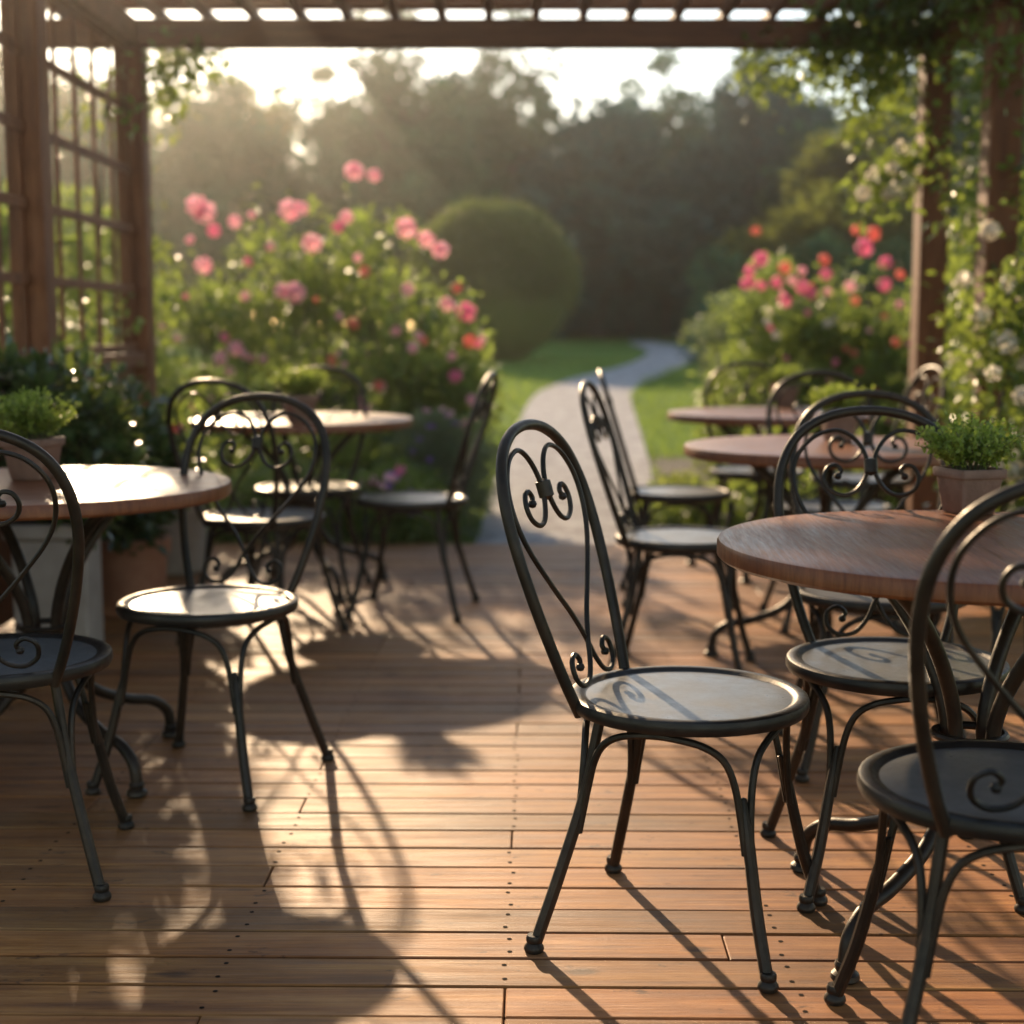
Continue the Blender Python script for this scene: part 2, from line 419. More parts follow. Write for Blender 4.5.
# grass blades
def grass():
    rng = np.random.default_rng(5); P = []
    while len(P) < 42000:
        y = 7.75 + 22 * rng.random() ** 1.8; x = rng.uniform(-.5, .5) * (.75 * y + 1) + .3
        if on_path(x, y, .0): continue
        if y < 11.2 and x < -.55: continue
        if y < 12.3 and x > 1.15: continue
        P.append((x, y, terrain(x, y)))
    P = np.array(P); D = rng.normal(0, .35, P.shape) + np.array([0, 0, 1.]); n = len(P)
    h = rng.uniform(.03, .075, n) * (1 + P[:, 1] * .02); wv = rng.normal(size=(n, 3)) * np.array([1, 1, 0]); wv /= np.linalg.norm(wv, axis=1, keepdims=True)
    wv *= (.0035 + P[:, 1:2] * .0005)
    V = np.stack([P - wv, P + wv, P + D / np.linalg.norm(D, axis=1, keepdims=True) * h[:, None]], 1).reshape(-1, 3)
    o = fast('grass', V, np.arange(n * 3).reshape(-1, 3), M['grass'])
    tag(o, 'short green lawn grass on both sides of the gravel path', 'grass', kind='stuff')
grass()

# deck
def deck():
    mb = MB(); rnd = random.Random(3); W = .108; g = .0065; X0, X1 = -2.15, 2.75; y = -1.2; row = 0
    rot = Matrix.Rotation(R(-.9), 3, 'Z')
    joists = [X0 + .1 + .5 * k for k in range(11)]
    def board(x0, x1, y):
        a = rnd.uniform(.66, 1.15); c = (a * rnd.uniform(.97, 1.05), a * rnd.uniform(.94, 1.02), a * rnd.uniform(.88, 1.04))
        dz = rnd.uniform(-.0012, .0012); off = rnd.uniform(-.001, .001)
        mb.box((x0, y + off, -.026), (x1, y + W + off, dz), rot, 0, c, .0022)
        for j in joists:
            if x0 < j < x1:
                for yy in (y + .024, y + W - .024):
                    a0 = np.array([[j + .0048 * math.cos(q * PI / 4), yy + .0048 * math.sin(q * PI / 4), dz + .0006] for q in range(8)]) + np.array([rnd.uniform(-.006, .006), rnd.uniform(-.004, .004), 0])
                    mb.add(a0 @ np.array(rot).T, [tuple(range(8))], 1, False)
    while y < 7.72:
        cuts = sorted(rnd.sample(joists[1:-1], rnd.choice([0, 1, 2, 2])))
        if row == 33: cuts = [.35]
        xs = [X0] + cuts + [X1]
        for a, b_ in zip(xs[:-1], xs[1:]): board(a + (.0015 if a != X0 else 0), b_ - (.0015 if b_ != X1 else 0), y)
        y += W + g; row += 1
    o = mb.build('deck', [M['deck'], M['screw']], None, 'tint'); tag(o, kind='structure')
    fb = MB()
    fb.box((X0 + .02, -1.18, -.115), (X1 - .02, y - .015, -.031), rot)
    tag(fb.build('deck_frame', M['under']), kind='structure')
deck()

# ------------------------------------------------------------------ chair
def mirror(pts): return [(p[0], -p[1], p[2]) for p in pts]
def make_chair():
    r = empty('bistro_chair', (0, 0, 0))
    ST = .455; SR = .215
    s = MB()
    s.lathe([(.150, ST - .030), (.200, ST - .030), (.211, ST - .027), (SR, ST - .019), (SR, ST - .010), (.2125, ST - .003), (.207, ST), (.197, ST),
             (.192, ST - .0015), (.188, ST - .0055), (.183, ST - .0065)], 72)
    s.f.pop(); s.mi.pop(); s.smooth.pop()
    s.lathe([(.1834, ST - .0085), (.1834, ST - .0066)], 72, mi=1)
    seat = s.build('seat', [M['seat'], M['seat_top']], r)
    def bk(u, v): return (-.168 - .30 * v, u, ST + v * 1.0)
    fr = MB()
    half = [(.128, -.03), (.150, .03), (.172, .11), (.190, .20), (.198, .29), (.187, .37), (.150, .435), (.085, .474), (0, .487)]
    pts = [bk(u, v) for u, v in half] + [bk(-u, v) for u, v in half[::-1][1:]]
    fr.tube(pts, .0105, 12, 6)
    back = fr.build('backrest', M['iron'], r)
    rod = [(.070, .345), (.063, .357), (.074, .368), (.091, .363), (.100, .341), (.090, .317), (.062, .304), (.034, .312), (.014, .338), (.0065, .366), (.013, .398), (.036, .429), (.072, .444),
           (.120, .428), (.156, .385), (.163, .33), (.142, .27), (.085, .195), (.033, .135), (.000, .085), (-.018, .048), (-.045, .018), (-.078, .012), (-.103, .03), (-.103, .058), (-.082, .070), (-.066, .058), (-.072, .045)]
    for sgn in (1, -1):
        q = MB(); q.tube([(bk(u * sgn, v)[0] + .002 * sgn, u * sgn, bk(u * sgn, v)[2]) for u, v in rod], .0049, 8, 5)
        for (u, v) in ((rod[0]), (rod[-1])):
            p = bk(u * sgn, v); q.lathe([(.001, -.008), (.006, -.006), (.0085, 0), (.006, .006), (.001, .008)], 10, (p[0] + .002 * sgn, p[1], p[2]))
        q.build('scroll', M['iron'], back)
    c_ = MB(); p = bk(0, .366)
    c_.tube([bk(0, .352), bk(0, .38)], .0145, 12, 1, spline=False); c_.build('collar', M['iron'], back)
    for a in (45, -45, 135, -135):
        A = R(a); ca, sa = math.cos(A), math.sin(A)
        rear = abs(a) > 90; k_ = 1.04 if rear else 1.
        prof = [(.172, .43), (.183, .38), (.197, .31), (.216, .24), (.2475 * k_, .12), (.274 * k_, .045), (.286 * k_, .012)]
        rr = [.0095, .0095, .010, .0105, .0112, .0112, .0112]
        if not rear: prof = prof[2:]; rr = [.006, .0105, .0112, .0112, .0112]
        l = MB(); l.tube([(q * ca, q * sa, z) for q, z in prof], rr, 10, 5)
        lg = l.build('leg', M['iron'], r)
        f = MB(); f.lathe([(.012, .032), (.014, .028), (.014, .021), (.0125, .018), (.0172, .011), (.0182, .006), (.016, .0008)], 16, (.2875 * k_ * ca, .2875 * k_ * sa, 0))
        f.build('foot_cap', M['iron'], lg)
    for a in (0, 90, 180, 270):
        pts = []
        prof = [(-43.5, .2165, .215), (-42.5, .207, .27), (-40, .198, .335), (-35, .19, .378), (-25, .182, .402), (-12, .176, .412), (0, .174, .415)]
        prof = prof + [(-q[0], q[1], q[2]) for q in prof[::-1][1:]]
        for d_, q, z in prof:
            A = R(a + d_); pts.append((q * math.cos(A), q * math.sin(A), z))
        b_ = MB(); b_.tube(pts, .0068, 8, 4); b_.build('brace', M['iron'], r)
    u_ = MB(); ring = [(.165 * math.cos(2 * PI * k / 40), .165 * math.sin(2 * PI * k / 40), .4205) for k in range(41)]
    u_.tube(ring, .0055, 8, 1, spline=False); u_.build('seat_ring', M['iron'], r)
    return r
CH = []
proto = make_chair()
GL = 'round-seated iron bistro chairs around the tables'
def chair(px, py, face, label, dx=0, dy=0):
    """px,py: pixel of the seat centre; face: heading in degrees (0 = +x, 90 = away)"""
    o = proto if not CH else copy_tree(proto)
    x, y = at(px, py, .45)
    o.location = (x + dx, y + dy, 0); o.scale = (1.035, 1.035, 1.0); o.rotation_euler = (0, 0, R(face)); tag(o, label, 'chair', GL); CH.append(o)
    return o
chair(688, 694, -23, 'empty iron chair in sharp focus mid-deck, turned right, nothing beside its seat')
chair(208, 601, -107, 'iron chair facing the viewer at the right edge of the left front table')
chair(2, 656, 97, 'shaded iron chair cut off by the left picture edge, back towards the viewer')
chair(264, 515, 68, 'iron chair at the near side of the far left table, back towards the viewer')
chair(308, 487, -94, 'iron chair on the far side of the far left table, against the roses')
chair(412, 498, 172, 'iron chair in profile facing left, right of the far left table')
chair(684, 536, -12, 'nearer of the two iron chairs in profile beside the path, facing right')
chair(678, 491, -3, 'farther of the two iron chairs in profile beside the path, facing right')
chair(904, 667, -91, 'iron chair facing the viewer, seat pushed under the large right front table', dy=.06)
chair(880, 590, -95, 'iron chair between right front table and middle table, arch echoing the one before it')
chair(1009, 782, 88, 'dark iron chair in the lower right foreground, cut off by the picture edge')
chair(965, 553, 195, 'iron chair with sunlit narrow back at the far right edge, before the climber', dx=.15)
chair(850, 478, 188, 'iron chair with small pale sunlit back between farthest table and right post', dx=.05)
chair(757, 470, -88, 'iron chair behind the farthest right table, arch left of its herb pot')
chair(834, 506, -90, 'iron chair between the two far right tables, wide arch above the middle tabletop', dy=.02)

# ------------------------------------------------------------------ tables
def make_table():
    r = empty('round_table', (0, 0, 0)); TH = .735; TR = .475
    tp = MB(); tp.lathe([(.02, TH - .036), (TR - .006, TH - .036), (TR, TH - .030), (TR, TH - .008), (TR - .003, TH - .002), (TR - .009, TH), (.3, TH)], 96)
    tp.build('tabletop', M['table'], r)
    for k in range(4):
        A = R(45 + 90 * k); ca, sa = math.cos(A), math.sin(A)
        prof = [(.30, .693), (.245, .668), (.165, .60), (.092, .50), (.05, .39), (.062, .28), (.13, .185), (.235, .135), (.315, .115), (.362, .080), (.374, .04), (.375, .014)]
        l = MB(); l.tube([(q * ca, q * sa, z) for q, z in prof], .0142, 12, 5); lg = l.build('leg', M['iron'], r)
        f = MB(); f.lathe([(.016, .036), (.019, .03), (.017, .02), (.024, .014), (.026, .006), (.022, .001)], 16, (.375 * ca, .375 * sa, 0)); f.build('foot_cap', M['iron'], lg)
    for (q, z, rr_, nm) in ((.064, .37, .008, 'leg_ring'), (.27, .694, .007, 'top_ring')):
        u = MB(); u.tube([(q * math.cos(2 * PI * k / 40), q * math.sin(2 * PI * k / 40), z) for k in range(41)], rr_, 8, 1, spline=False); u.build(nm, M['iron'], r)
    return r
tproto = make_table(); TB = []
def table(px, py, rz, label, dx=0, dy=0):
    o = tproto if not TB else copy_tree(tproto)
    x, y = at(px, py, .735); o.location = (x + dx, y + dy, 0); o.rotation_euler = (0, 0, R(rz))
    tag(o, label, 'table', 'round wood-topped bistro tables on the deck'); TB.append(o); return o
T_R = table(977, 541, 87, 'large round dark wooden table at the right front')
T_L = table(40, 483, 4, 'round table cut off by the left edge, its wooden top bright with sun glare')
T_2 = table(302, 418, -15, 'round table at the far left before the rose bushes, top pale with sunlight')
T_3 = table(828, 445, 30, 'middle one of the three round tables in the right row')
T_4 = table(772, 412, 20, 'farthest and smallest looking table on the right, beside the lawn')

# ------------------------------------------------------------------ potted herbs
def herb(seed, parent, hgt=.118, rad=.075, z0=.1):
    rng = np.random.default_rng(seed); P = []; D = []; mb = MB()
    for k in range(150):
        a = rng.uniform(0, 2 * PI); q = math.sqrt(rng.random()); tilt = q * .88 + rng.normal(0, .12)
        b0 = np.array([math.cos(a) * q * .032, math.sin(a) * q * .032, z0 - .005])
        d = np.array([math.cos(a) * math.sin(tilt), math.sin(a) * math.sin(tilt), math.cos(tilt) * .95 + .08]); L = hgt * rng.uniform(.62, 1.12)
        mid = b0 + d * L * .55 + np.array([0, 0, .012]); end = b0 + d * L + rng.normal(0, .006, 3)
        if k % 2 == 0: mb.tube([b0, mid, end], [.0012, .001, .0006], 4, 2)
        for j in range(26):
            t = .25 + .78 * j / 25; p = (1 - t) ** 2 * b0 + 2 * t * (1 - t) * mid + t * t * end if t < 1 else end
            ld_ = d * .6 + rng.normal(0, .8, 3); P.append(p + rng.normal(0, .002, 3)); D.append(ld_)
    V, Fq = leaves(np.array(P), np.array(D), .0125, rng, False, 1.15)
    f = fast('foliage', V, Fq, M['leaf_herb'], parent); mb.build('stem', M['stem'], f)
def make_pot():
    r = empty('potted_herb', (0, 0, 0)); mb = MB()
    def ring(hw, z, bev=.008):
        pts = []
        for sx, sy, o in ((1, -1, 0), (1, 1, 1), (-1, 1, 2), (-1, -1, 3)):
            for k in range(4):
                a = R(-90 + 90 * o + 30 * k); pts.append(((hw - bev) * sx + bev * math.cos(a), (hw - bev) * sy + bev * math.sin(a), z))
        return pts
    prof = [(.041, .0), (.044, .002), (.0555, .083), (.060, .084), (.0615, .087), (.0625, .104), (.0605, .106), (.0555, .106), (.0545, .09)]
    vs = []; 
    for hw, z in prof: vs += ring(hw, z)
    n = 16; fs = [(i * n + k, i * n + (k + 1) % n, (i + 1) * n + (k + 1) % n, (i + 1) * n + k) for i in range(len(prof) - 1) for k in range(n)]
    fs.append(list(range(n))[::-1]); mb.add(vs, fs); mb.build('pot', M['clay'], r, sharp=50)
    sb = MB(); sb.add(ring(.0548, .093), [tuple(range(16))], 0, False); sb.build('soil', M['soil'], r)
    return r
pots = [(T_R, 968, 513, 18, 'leafy green herb in a brown clay pot on the right front table', .90, 11),
        (T_L, 34, 479, -12, 'dark green herb in a brown clay pot on the left front table', 1.0, 12),
        (T_2, 300, 421, 30, 'small herb pot on the far left table before the rose bushes', 1.0, 13),
        (T_3, 838, 441, 8, 'herb pot on the middle table of the right row', .88, 14),
        (T_4, 786, 407, -20, 'herb pot on the farthest right table, beside the right rose bush', .9, 15)]
for k, (T, px, py, rz, lab, s_, sd) in enumerate(pots):
    o = make_pot(); x, y = at(px, py, .735); o.location = (x, y, .736); o.rotation_euler = (0, 0, R(rz)); o.scale = (s_,) * 3
    tag(o, lab, 'potted plant', 'herb pots on the tables'); herb(sd, o)

# ------------------------------------------------------------------ pergola
PX_L, PX_R = -1.835, 2.04; YF = 7.42; YN_L, YN_R = 5.82, 6.4
def zt(py, d):
    r = ray(512, py); return HC + r[2] / r[1] * d
zb0 = zt(48, YF); zb1 = zt(20, YF); zb2 = zt(9.5, YF)
perg = empty('pergola', (0, YF, 0), 0, 'brown wooden pergola framing the garden view over the deck', 'pergola')
def pbox(name, a, b_, mat='pergola', bev=.006, par=perg):
    off = Vector(par.location); mb = MB(); mb.box(tuple(Vector(a) - off), tuple(Vector(b_) - off), None, 0, None, bev); return mb.build(name, M[mat], par)
H = .068
posts = [(PX_L, YF), (PX_L, YN_L), (PX_R, YF), (PX_R, YN_R), (PX_L, 3.2), (PX_R, 3.0)]
for x, y in posts: pbox('post', (x - H, y - H, 0.002), (x + H, y + H, zb0 - .002))
pbox('beam', (PX_L - .45, YF - .05, zb0), (PX_R + .5, YF + .05, zb1 - .001), 'pergola_x')
pbox('beam', (PX_L - .5, YF - .06, zb2 + .001), (PX_R + .55, YF + .04, zb2 + .14), 'pergola_x')
for x in (PX_L, PX_R):
    pbox('beam', (x - .05, 1.5, zb0), (x + .05, YF - .053, zb1 - .001), 'pergola_x')
pbox('beam', (PX_L - .5, 4.2, zb2 + .001), (PX_R + .55, 4.3, zb2 + .12), 'pergola_x')
k = 0; x = PX_L - .3
while x < PX_R + .4:
    pbox('rafter', (x - .02, 1.4, zb1), (x + .02, YF + .25, zb2 - .0005), 'pergola', .003); x += .225
# trellis fence on the left side
tr = empty('trellis_fence', (PX_L, YN_L, 0), 0, 'brown square lattice trellis with boarded base between the left pergola posts', 'trellis')
def lattice(y0, y1, z0, z1, par):
    mb = MB(); s_ = .012
    off = Vector(par.location)
    n = max(1, round((y1 - y0) / .27)); 
    for i in range(n + 1):
        y = y0 + .02 + (y1 - y0 - .04) * i / n; mb.box(tuple(Vector((PX_L - s_, y - .018, z0)) - off), tuple(Vector((PX_L + .0005, y + .018, z1)) - off), None, 0, None, .002)
    m_ = round((z1 - z0) / .275)
    for i in range(m_ + 1):
        z = z0 + (z1 - z0) * i / m_; mb.box(tuple(Vector((PX_L + .001, y0 + .001, z - .020)) - off), tuple(Vector((PX_L + s_ + .001, y1 - .001, z + .020)) - off), None, 0, None, .002)
    mb.build('lattice', M['pergola'], par)
for y0, y1 in ((3.2 + H, YN_L - H), (YN_L + H, YF - H)):
    lattice(y0 + .003, y1 - .003, 1.02, zb0 - .02, tr)
    pbox('rail', (PX_L - .055, y0 + .002, .93), (PX_L + .055, y1 - .002, 1.0), 'pergola', .004, tr)
    y = y0 + .01
    while y < y1 - .1:
        pbox('board', (PX_L - .012, y, .06), (PX_L + .012, min(y + .118, y1 - .01), .928), 'pergola', .003, tr); y += .124

# ------------------------------------------------------------------ flowers
def bloom_mesh(name, rad, mat, seed, layers=((100, 1.0, 8), (76, .95, 7), (52, .88, 6), (30, .8, 5), (10, .74, 3))):
    """petals laid over a ball: each layer at a polar angle from the top"""
    rng = np.random.default_rng(seed); mb = MB()
    for th, l, n in layers:
        for k in range(n):
            a = 2 * PI * (k + rng.uniform(-.2, .2)) / n + th; grid = []
            T0 = R(th + 34); T1 = R(th - 20 + rng.uniform(-8, 8)); wa = min(1.5, 3.6 / n)
            for i in range(4):
                t = i / 3; T = T0 + (T1 - T0) * t; rr = rad * l * (.80 + .24 * t + .06 * t * t) * rng.uniform(.96, 1.04)
                for j in (-1, 0, 1):
                    aa = a + j * wa * math.sin(.5 + t * 2.0) * .62; q = rr * (1 - .07 * abs(j))
                    grid.append((q * math.sin(T) * math.cos(aa), q * math.sin(T) * math.sin(aa), q * math.cos(T)))
            mb.add(grid, [(i * 3 + j, i * 3 + j + 1, (i + 1) * 3 + j + 1, (i + 1) * 3 + j) for i in range(3) for j in range(2)])
    me = bpy.data.meshes.new(name); me.from_pydata(np.concatenate(mb.v).tolist(), [], mb.f); me.materials.append(mat)
    me.polygons.foreach_set('use_smooth', [True] * len(mb.f)); return me
BL = {k: bloom_mesh('rose_bloom', 1, M[k], i) for i, k in enumerate(('pink', 'magenta', 'red', 'white', 'purple'))}
SM = {k: bloom_mesh('blossom', 1, M[k], 20 + i, ((80, 1., 5), (40, .7, 4))) for i, k in enumerate(('pink', 'magenta', 'white', 'purple'))}
def put_bloom(me, par, loc, size, d, rnd, name='rose_bloom'):
    o = bpy.data.objects.new(name, me); col.objects.link(o); o.parent = par; o.location = loc
    q = Vector(d).to_track_quat('Z', 'Y') @ Matrix.Rotation(rnd.uniform(0, 6.28), 3, 'Z').to_quaternion()
    o.rotation_euler = q.to_euler(); o.scale = (size,) * 3; return o

def rose_bush(px, d, w_, h, dep, n, label, seed, kinds, blooms, mat='leaf_rose', extra=(), leaf=.062, small=False, bs=.06):
    rnd = random.Random(seed); x = xd(px, d, .8); z = terrain(x, d)
    o = empty('rose_bush', (x, d, z), 0, label, 'rose bush', None)
    blobs = [(0, 0, h * .42, w_ * .5, dep * .5, h * .44), (-w_ * .22, 0, h * .62, w_ * .3, dep * .36, h * .34), (w_ * .2, .1, h * .66, w_ * .28, dep * .36, h * .33), (0, -.1, h * .25, w_ * .52, dep * .5, h * .25)] + list(extra)
    f, C, dd = foliage(blobs, n, leaf, M[mat], o, seed, .15, 150, .45, zmin=.02)
    st = MB()
    for k in range(9):
        a = rnd.uniform(0, 6.28); q = rnd.uniform(.3, .9) * w_ * .42
        st.tube([(rnd.uniform(-.08, .08), rnd.uniform(-.08, .08), 0), (q * .4 * math.cos(a), q * .4 * math.sin(a), h * .4), (q * math.cos(a), q * .8 * math.sin(a), h * rnd.uniform(.75, .95))], [.014, .009, .005], 6, 4)
    st.build('stem', M['stem'], o)
    # shoots rising over the outline
    Ps = []; Ds = []; sh = MB(); rng = np.random.default_rng(seed + 7)
    for k in range(16):
        bx, by = rnd.uniform(-.42, .42) * w_, rnd.uniform(-.3, .3) * dep; top = h * rnd.uniform(.92, 1.14); b0 = (bx * .7, by * .7, h * .6); b1 = (bx, by, top)
        sh.tube([b0, ((b0[0] + b1[0]) / 2 + .03, (b0[1] + b1[1]) / 2, (b0[2] + b1[2]) / 2), b1], [.006, .005, .003], 5, 3)
        for j in range(34):
            t = rnd.uniform(.2, 1); Ps.append([b0[i] + (b1[i] - b0[i]) * t + rnd.uniform(-.05, .05) for i in range(3)]); Ds.append([rnd.gauss(0, 1), rnd.gauss(0, 1), rnd.gauss(.2, .5)])
    V, Fq = leaves(np.array(Ps), np.array(Ds), leaf, rng); s2 = sh.build('shoot', M['stem'], o); fast('foliage', V, Fq, M[mat], s2)
    return o, C, dd, rnd
def blooms_px(o, d, spec, rnd, front=-.45):
    """spec: (px, py, radius, kind): blooms at the front of a bush"""
    for k in range(14):
        c = (rnd.uniform(-.55, .55), rnd.uniform(-.75, -.45), rnd.uniform(.45, 1.45)); put_bloom(BL[spec[k % len(spec)][3]], o, c, rnd.uniform(.018, .036), (rnd.uniform(-.6, .6), -1, rnd.uniform(-.3, 1)), rnd)
    for px, py, rad, kd in spec:
        if d > 10.5: rad *= .85
        dd = d + front + rnd.uniform(-.1, .1); z = zt(py, dd); x = xd(px, dd, z)
        for j in range(rnd.choice((1, 1, 2)) if rad > .07 else 1):
            ox, oz = (0, 0) if j == 0 else (rnd.uniform(-.09, .09), rnd.uniform(-.05, .05))
            put_bloom(BL[kd], o, (x - o.location.x + ox, dd - o.location.y, z - o.location.z + oz), rad * .76 * rnd.uniform(.85, 1.1), (rnd.uniform(-.5, .4), -1, rnd.uniform(.1, .8)), rnd)
o, C, dd, rnd = rose_bush(222, 10.2, 1.75, 1.6, 1.5, 9500, 'left end of the rose hedge, bush with round pink blooms beside the trellis post', 31, None, 0)
blooms_px(o, 10.2, [(205, 213, .085, 'pink'), (235, 222, .06, 'pink'), (214, 231, .05, 'magenta'), (204, 266, .085, 'pink'), (248, 262, .045, 'magenta'), (236, 349, .065, 'pink'), (220, 360, .055, 'pink'), (190, 240, .04, 'pink'), (252, 215, .04, 'pink'), (270, 247, .04, 'pink')], rnd, -.75)
o, C, dd, rnd = rose_bush(335, 9.9, 1.55, 1.88, 1.3, 6500, 'tallest pink rose bush behind the far left table, rising to a leafy peak', 32, None, 0, extra=[(.05, 0, 1.6, .3, .3, .42)])
blooms_px(o, 9.9, [(290, 211, .085, 'pink'), (312, 244, .08, 'pink'), (346, 218, .06, 'pink'), (295, 293, .08, 'pink'), (354, 172, .075, 'pink'), (374, 176, .06, 'pink'), (302, 209, .06, 'pink'), (338, 228, .055, 'magenta'), (358, 258, .04, 'pink'), (365, 272, .05, 'red'), (353, 324, .05, 'red'), (246, 160, .05, 'red')][:11], rnd, -.75)
o, C, dd, rnd = rose_bush(416, 9.6, 1.0, 1.32, 1.3, 9500, 'lower rose bush at the right end of the left hedge, before the clipped dome', 33, None, 0)
blooms_px(o, 9.6, [(406, 229, .08, 'pink'), (426, 240, .075, 'pink'), (441, 251, .065, 'pink'), (457, 288, .05, 'red'), (447, 305, .06, 'pink'), (466, 313, .075, 'magenta'), (470, 342, .055, 'red'), (408, 290, .05, 'pink'), (452, 357, .045, 'pink'), (455, 377, .055, 'magenta')], rnd, -.6)
o, C, dd, rnd = rose_bush(800, 11.2, 1.35, 1.3, 1.3, 9000, 'right hand rose bush with red and magenta blooms beside the lawn', 34, None, 0, extra=[(-.25, 0, 1.25, .25, .25, .4)])
blooms_px(o, 11.2, [(756, 231, .06, 'red'), (761, 260, .085, 'magenta'), (750, 271, .07, 'magenta'), (785, 268, .07, 'red'), (748, 284, .075, 'magenta'), (761, 286, .06, 'magenta'), (777, 283, .06, 'magenta'), (785, 301, .07, 'magenta'), (810, 293, .085, 'magenta'), (793, 281, .05, 'pink'), (770, 312, .03, 'white'), (802, 271, .05, 'pink'), (767, 322, .05, 'white'), (776, 335, .045, 'white')], rnd, -.65)
o, C, dd, rnd = rose_bush(872, 11.0, 1.4, 1.42, 1.3, 9000, 'right hand rose bush with orange-red blooms just left of the right post', 35, None, 0)
blooms_px(o, 11.0, [(858, 230, .07, 'red'), (873, 234, .08, 'red'), (864, 248, .09, 'magenta'), (886, 263, .075, 'magenta'), (824, 260, .065, 'red'), (826, 275, .07, 'magenta'), (850, 287, .06, 'pink'), (884, 285, .075, 'magenta'), (855, 301, .055, 'red'), (828, 292, .05, 'pink'), (900, 275, .06, 'red')], rnd, -.65)

# ------------------------------------------------------------------ other shrubs and border plants
def shrub(name, x, y, w_, h, mat, n, leaf, label, cat, seed, cl=60, clump=.12, flowers=None, core=False, dep=None, wid=1., group=None, z=None, shell=.5):
    z = terrain(x, y) if z is None else z; dep = dep or w_
    o = empty(name, (x, y, z), 0, label, cat, group); rnd = random.Random(seed)
    blobs = [(0, 0, h * .45, w_ * .5, dep * .5, h * .5), (-w_ * .2, .0, h * .55, w_ * .28, dep * .3, h * .42), (w_ * .22, -.03, h * .48, w_ * .28, dep * .3, h * .4)]
    f, C, dd = foliage(blobs, n, leaf, M[mat], o, seed, clump, cl, shell, zmin=.01, wid=wid)
    st = MB()
    for k in range(6):
        a = rnd.uniform(0, 6.28); q = rnd.uniform(.2, .8) * w_ * .4
        st.tube([(0, 0, 0), (q * .5 * math.cos(a), q * .5 * math.sin(a), h * .35), (q * math.cos(a), q * math.sin(a), h * .8)], [.01, .006, .003], 5, 3)
    st.build('stem', M['stem'], o)
    if flowers:
        kd, cnt, sz = flowers
        for k in range(cnt):
            a = rnd.uniform(0, 6.28); q = math.sqrt(rnd.random()) * .5
            fx, fy = q * w_ * math.cos(a), q * dep * math.sin(a); fz = h * (1.02 - .9 * (2 * q) ** 2 * .5) + rnd.uniform(-.02, .05)
            put_bloom(SM[rnd.choice(kd)], o, (fx, fy, fz), sz * rnd.uniform(.7, 1.2), (rnd.uniform(-.5, .5), rnd.uniform(-1, .2), 1), rnd, 'blossom')
    return o
GB = 'low plants in the border behind the deck'
shrub('border_plant', -1.75, 8.15, .7, .42, 'leaf_vine', 3600, .05, 'leafy low border plant behind the deck beside the left trellis post', 'plant', 41, group=GB, flowers=(('magenta',), 5, .025))
shrub('border_plant', -1.15, 8.1, .75, .50, 'leaf_rose', 4200, .045, 'green border plant visible under the far left table', 'plant', 42, group=GB)
shrub('flowering_border_plant', -.66, 7.98, .52, .44, 'leaf_vine', 3400, .04, 'border plant with pink and purple flowers just right of the far left table', 'plant', 43, group=GB, flowers=(('magenta', 'pink', 'purple'), 26, .036))
shrub('border_plant', -.98, 8.75, .9, .72, 'leaf_lime', 4200, .05, 'taller pale green border plant behind the pink and purple flowers', 'plant', 44, group=GB)
shrub('border_plant', -.55, 8.25, .40, .45, 'leaf_vine', 3000, .05, 'light green mound at the left edge of the path', 'plant', 45, group=GB)
shrub('lavender', -.42, 8.7, .6, .72, 'leaf_grey', 6000, .07, 'silver green lavender mound left of the path, before the rose hedge', 'plant', 46, wid=.3, flowers=(('purple', 'pink'), 16, .024))
shrub('border_plant', -2.35, 8.4, .8, .7, 'leaf_dark', 3500, .06, 'dark leafy plant growing outside the trellis', 'plant', 47, group=GB)
GR = 'low plants in the border right of the path'
shrub('border_plant', .98, 8.0, .55, .36, 'leaf_vine', 3200, .045, 'low green mound at the right edge of the path, seen under the far tables', 'plant', 51, group=GR, flowers=(('pink',), 4, .02))
shrub('border_plant', 1.5, 8.05, .6, .45, 'leaf_rose', 3200, .045, 'low dark green plant behind the farthest right table', 'plant', 52, group=GR)
shrub('border_plant', 1.12, 8.7, .65, .33, 'leaf_lime', 3200, .05, 'yellow green ground plant beside the lawn, right of the path', 'plant', 53, group=GR)
shrub('border_plant', 1.62, 9.6, .7, .5, 'leaf_lime', 3600, .05, 'yellow green bushy plant left of the right rose bush', 'plant', 54, group=GR, flowers=(('white',), 6, .025))
shrub('border_plant', 1.9, 9.3, .8, .6, 'leaf_vine', 3600, .05, 'mid green plant behind the chair beside the farthest table', 'plant', 55, group=GR)
shrub('border_plant', 1.95, 12.1, .7, .75, 'leaf_gold', 3600, .06, 'golden shrub at the far end of the right border', 'plant', 56, group=GR)
shrub('border_plant', 2.1, 8.15, .6, .5, 'leaf_rose', 3200, .05, 'green plant at the foot of the right far post', 'plant', 57, group=GR)
shrub('silver_shrub', xd(752, 17), 17, 1.3, 1.35, 'leaf_grey', 6000, .09, 'rounded silver grey shrub behind the right rose bush', 'shrub', 61, clump=.2)
shrub('silver_shrub', xd(748, 22), 22, 1.6, 1.2, 'leaf_fir', 6000, .1, 'low dark blue green shrub where the path bends', 'shrub', 62, clump=.2)
